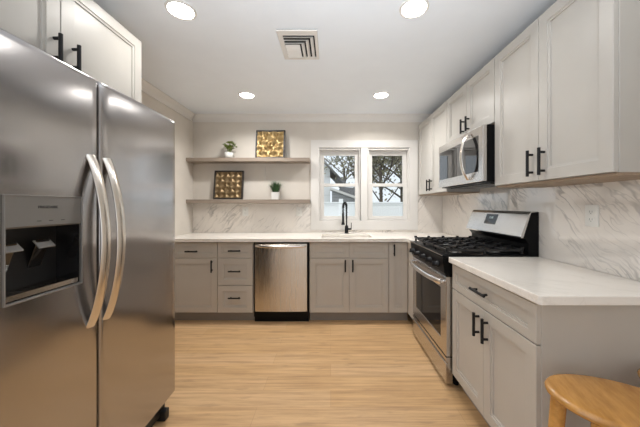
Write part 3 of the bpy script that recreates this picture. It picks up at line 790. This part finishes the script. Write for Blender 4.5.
for (xa, xb) in ((HX0+.026, HX0+.086), (HX0+.132, HX0+.186)):
    bm = B(); add_prism(bm, [(.050, 1.150), (.056, 1.154), (.090, 1.060), (.084, 1.057)], xa+.006, xb-.006, 'x'); pd = obj('paddle', bm, 'blackglass', fz, bevel=.002)
    bm = B(); add_prism(bm, [(.036, 1.128), (.060, 1.152), (.062, 1.149), (.039, 1.124)], xa, xb, 'x'); obj('paddle_plate', bm, 'paddle', pd, bevel=.001)
bm = B()
for k in range(9): add_box(bm, a+.006+k*.026, a+.022+k*.026, .012, .096, HZ0+.021, HZ0+.025)
add_box(bm, a+.004, b-.004, .007, .013, HZ0+.010, HZ0+.026)
obj('drip_tray', bm, 'chrome', fz)

# ------------------------------------------------------------------ floating shelves and what stands on them
SHY = YW-0.180
for (z0, z1, lab) in ((1.810, 1.856, 'upper weathered wood floating shelf on the back wall'), (1.291, 1.340, 'lower weathered wood floating shelf just above the marble backsplash')):
    bm = B(); add_box(bm, XL+.0015, TX0-.004, SHY, YW-.0005, z0, z1, .002, 1)
    tag(obj('floating_shelf', bm, 'shelfwood'), lab, 'shelf', 'floating shelves')
bm = B(); pts = [(-.853, YW-.004, 1.809), (-.853, YW-.004, 1.70), (-.851, YW-.004, 1.63), (-.853, YW-.004, 1.585)]
add_tube(bm, pts, .0035, 8); tag(obj('cord', bm, 'trim', smooth=50), 'thin white cord hanging down the wall under the upper shelf', 'cord')

def art(label, x, z, s, y, tilt, mat):
    t = thing('wall_art', label, 'art', (x, y, z), 0, 'carved square art panels')
    t.rotation_euler = (tilt, 0, 0)
    h = s/2; fwid = .020
    bm = B(); add_slab(bm, [-h, -h+fwid, h-fwid, h], [0, fwid, s-fwid, s], lambda i, j: not (i == 1 and j == 1), -.014, .014)
    for v in bm.verts: v.co = Vector((v.co.x, v.co.z, v.co.y))
    obj('frame', bm, 'frame', t, bevel=.002)
    bm = B(); n = 64; q = h-fwid-.0005
    def hgt(u, v):    # petals woven on a diagonal lattice
        U, W = (u+v)*1.25, (u-v)*1.25
        a = abs(math.sin(PI*U)); b = abs(math.sin(PI*W))
        petal = max(a**.7*(1-b)**.6, 0)+max(b**.7*(1-a)**.6, 0)*.55
        rr = math.hypot(u, v); th = math.atan2(v, u)
        ros = max(0, 1-rr/.55)*(.6+.4*abs(math.cos(4*th)))
        return .034*(petal*.9+.5*ros*abs(math.sin(9*rr)))
    g = {}
    for i in range(n+1):
        for j in range(n+1):
            u, v = -1+2*i/n, -1+2*j/n
            g[i, j] = bm.verts.new((u*q, .010-hgt(u, v), h+v*q))
    for i in range(n):
        for j in range(n): bm.faces.new((g[i, j], g[i+1, j], g[i+1, j+1], g[i, j+1]))
    obj('carved_panel', bm, mat, t, 60)
    box('backing', 'frame', -h+.002, h-.002, .0142, .019, .002, s-.002, t)
art('gold carved square panel in dark frame on the upper shelf', -.766, 1.8565, .372, YW-.105, math.radians(-8), 'gold')
art('bronze carved square panel in dark frame on the lower shelf', -1.296, 1.3405, .372, YW-.105, math.radians(-8), 'bronze')

p1 = thing('potted_plant', 'leafy green plant in a round white bowl on the upper shelf', 'plant', (-1.285, YW-.10, 1.8565), 0, 'shelf plants')
bm = B(); add_lathe(bm, [(.034, 0), (.050, .015), (.060, .045), (.060, .075), (.055, .075), (.052, .062)], 24); obj('pot', bm, 'pot', p1, 50)
bm = B(); add_lathe(bm, [(.0515, .060), (.0515, .066), (.03, .070)], 20); obj('soil', bm, 'soil', p1)
rng = random.Random(4); bm = B()
def add_leaf(bm, c, d, up, L, W):
    d = d.normalized(); s = d.cross(up).normalized(); n = s.cross(d)
    P = lambda t, w, k: bm.verts.new(c+d*(L*t)+s*(W*w)+n*k)
    a = P(0, 0, 0); b1, b2, b3 = P(.35, -.5, .10*L), P(.35, 0, 0), P(.35, .5, .10*L); c1, c2, c3 = P(.7, -.38, .02*L), P(.7, 0, -.06*L), P(.7, .38, .02*L); e = P(1, 0, -.18*L)
    for f in ((a, b2, b1), (a, b3, b2), (b1, b2, c2, c1), (b2, b3, c3, c2), (c1, c2, e), (c2, c3, e)): bm.faces.new(f)
st = B()
for k in range(22):
    a = rng.uniform(0, 2*PI); rad = rng.uniform(.01, .080); z = .11+rng.uniform(0, .11)*(1-rad*5)
    top = Vector((math.cos(a)*rad, math.sin(a)*rad*.8, max(.085, z)))
    add_tube(st, [(math.cos(a)*.012, math.sin(a)*.012, .068), top*.6+Vector((0, 0, .035)), top], .0018, 5)
    for q in range(3):
        dd = Vector((math.cos(a+rng.uniform(-1.4, 1.4)), math.sin(a+rng.uniform(-1.4, 1.4)), rng.uniform(-.1, .8)))
        add_leaf(bm, top, dd, Vector((0, 0, 1)), rng.uniform(.040, .062), rng.uniform(.028, .040))
obj('leaves', bm, 'leaf', p1, 60); obj('stems', st, 'leaf', p1)
p2 = thing('potted_plant', 'dark grassy plant in a small white square pot on the lower shelf', 'plant', (-.697, YW-.10, 1.3405), 0, 'shelf plants')
bm = B(); add_loft(bm, -.046, .046, -.046, .046, [(.006, 0), (.004, .002), (0, .092), (.005, .092), (.006, .080)])
for v in bm.verts: v.co = Vector((v.co.x, v.co.z, v.co.y))
obj('pot', bm, 'pot', p2, bevel=.002)
bm = B()
for k in range(340):
    a = rng.uniform(0, 2*PI); r0 = rng.uniform(0, .034); lean = rng.uniform(.02, .17)*(.35+r0/.034*.65); L = rng.uniform(.09, .165)
    p = Vector((r0*math.cos(a), r0*math.sin(a), .078)); s = Vector((-math.sin(a), math.cos(a), 0))*.0028
    m1 = p+Vector((math.cos(a)*lean*.3, math.sin(a)*lean*.3, L*.6)); e = p+Vector((math.cos(a)*lean, math.sin(a)*lean, L))
    v = [bm.verts.new(x) for x in (p-s, p+s, m1+s*.8, m1-s*.8, e)]
    bm.faces.new(v[:4]); bm.faces.new((v[3], v[2], v[4]))
obj('blades', bm, 'grassy', p2)

# ------------------------------------------------------------------ outlets
def outlet(label, loc, rz, cover_mat='outlet', cover_w=.078, rockers=2):
    t = thing('wall_outlet', label, 'outlet', loc, rz, 'wall outlets')
    bm = B(); add_box(bm, -cover_w/2, cover_w/2, -.006, 0, -.06, .06, .003); obj('cover_plate', bm, cover_mat, t, 35)
    for z in (.021, -.021):
        bm = B(); add_box(bm, -.017, .017, -.0085, -.006, z-.015, z+.015, .004); rc = obj('receptacle', bm, cover_mat, t, 35)
        bm = B(); add_box(bm, -.008, -.006, -.009, -.0083, z-.004, z+.007); add_box(bm, .006, .008, -.009, -.0083, z-.004, z+.007)
        add_lathe(bm, [(.0025, -.0083), (.0025, -.009)], 8, (0, 0, z-.009), 'y'); obj('slots', bm, 'slot', rc)
outlet('white duplex outlet on the right marble backsplash above the near countertop', (XR-.0105, 1.4985, 1.212), -PI/2)
outlet('white outlet on the marble under the bronze carved panel', ((245.4-330.7)/77.2, YW-.0105, 1.187), 0)
outlet('white outlet on the marble next to the window casing', ((299.3-330.7)/77.2, YW-.0105, 1.187), 0)

# ------------------------------------------------------------------ ceiling fittings
def downlight(label, x, y, power):
    t = thing('recessed_light', label, 'ceiling light', (x, y, H), 0, 'recessed ceiling lights')
    bm = B(); add_lathe(bm, [(.080, -.0005), (.086, -.0005), (.084, -.007), (.074, -.010), (.070, -.006)], 36, closed=True); obj('trim_ring', bm, 'trim', t, 40)
    bm = B(); add_lathe(bm, [(.071, -.0008), (.071, -.004), (.069, -.0055)], 36); obj('lens', bm, 'lens', t, 40)
    d = bpy.data.lights.new('downlight_lamp', 'AREA'); d.shape = 'DISK'; d.size = .13; d.spread = 2.55; d.energy = power; d.color = LAMP_COLOR
    lo = bpy.data.objects.new('downlight_lamp', d); COL.objects.link(lo); lo.parent = t; lo.location = (0, 0, -.012)
downlight('round recessed ceiling light nearest the refrigerator', -.897, 1.625, LAMP_NEAR)
downlight('round recessed ceiling light in front of the near wall cabinet', .494, 1.608, LAMP_NEAR)
downlight('round recessed ceiling light above the floating shelves', -.890, 2.88, LAMP_FAR)
downlight('round recessed ceiling light in front of the window', .535, 2.88, LAMP_FAR)

VX0, VX1, VY0, VY1 = -.365, -.090, 1.800, 2.160
vt = thing('ceiling_vent', 'square louvred air vent in the white ceiling', 'vent', ((VX0+VX1)/2, (VY0+VY1)/2, H)); hx, hy = (VX1-VX0)/2, (VY1-VY0)/2
box('duct_shade_plate', 'dark', -hx+.004, hx-.004, -hy+.004, hy-.004, -.003, -.0005, vt)  # near-black plate painted in for the shade inside the duct
bm = B(); add_slab(bm, [-hx, -hx+.035, hx-.022, hx], [-hy, -hy+.055, hy-.030, hy], lambda i, j: not (i == 1 and j == 1), -.012, -.0032); obj('frame', bm, 'trim', vt, bevel=.003)
# nested L-shaped louvres: slats across the front and down the right side, a deflector block at the back
ix0, ix1, iy0, iy1 = -hx+.035, hx-.022, -hy+.055, hy-.030
for k in range(3):
    o = .004+k*.034
    bm = B()
    zt, zb = -.0034, -.016
    xr = ix1-o
    y = iy0+o+.010
    add_prism(bm, [(y+.010, zt), (y, zb), (y+.0035, zb), (y+.0135, zt)], ix0+.001, xr-.006, 'x')
    add_prism(bm, [(xr-.006, zt), (xr-.016, zb), (xr-.0265, zb), (xr-.0165, zt)], y+.012, iy1-.001, 'y')
    obj('louvre', bm, 'trim', vt)
bm = B()
for k in range(4):
    y = iy0+.118+k*.038; add_prism(bm, [(y, -.0034), (y+.024, -.015), (y+.028, -.015), (min(y+.036, iy1-.0005), -.0034)], ix0+.001, ix1-.112, 'x')
obj('deflector', bm, 'trim', vt)

# ------------------------------------------------------------------ stools
def make_stool(label, loc, rz):
    t = thing('bar_stool', label, 'stool', loc, rz, 'oak stools')
    bm = B(); a, b, th, zt = .186, .139, .030, .65
    seg = 56; prof = [(0.0, 0), (.25, 0), (.5, 0), (.75, 0), (.90, -.001), (.965, -.004), (1.0, -.012), (.995, -.021), (.95, -.028), (.8, -.030), (.0, -.030)]
    rings = []
    for (f, dz) in prof:
        ring = []
        for k in range(seg):
            an = 2*PI*k/seg; ff = max(f, 1e-4)
            x, y = a*ff*math.cos(an), b*ff*math.sin(an)
            sad = .008*(x/a)**2-.004
            ring.append(bm.verts.new((x, y, zt+dz+sad-.004)))
        rings.append(ring)
    for A, Bq in zip(rings, rings[1:]):
        for k in range(seg): bm.faces.new((A[k], A[(k+1) % seg], Bq[(k+1) % seg], Bq[k]))
    bmesh.ops.remove_doubles(bm, verts=bm.verts[:], dist=1e-4)
    obj('seat', bm, 'oak', t, 70)
    L4 = [(.148, -.008), (.010, .100), (-.148, .008), (-.010, -.100)]
    for (x, y) in L4:
        bm = B(); add_tube(bm, [(x, y, .614), (x*1.14, y*1.14, .33), (x*1.28, y*1.28, 0)], [.023, .021, .015], 14); obj('leg', bm, 'oak', t, 60)
    for k in range(4):
        (x0, y0), (x1, y1) = L4[k], L4[(k+1) % 4]; z = .24 if k % 2 else .29; q = 1.28-.14*z/.33
        bm = B(); add_tube(bm, [(x0*q, y0*q, z), (x1*q, y1*q, z)], .011, 10); obj('rung', bm, 'oak', t, 60)
    return t
st1 = make_stool('honey oak oval seat stool in front of the cabinet end panel', (.922, .878, 0), math.radians(162))
st2 = copy_tree(st1); st2.location = (1.276, .884, 0); st2.rotation_euler = (0, 0, math.radians(120))
st2['label'] = 'honey oak stool mostly cut off at the right edge, beside the first stool'
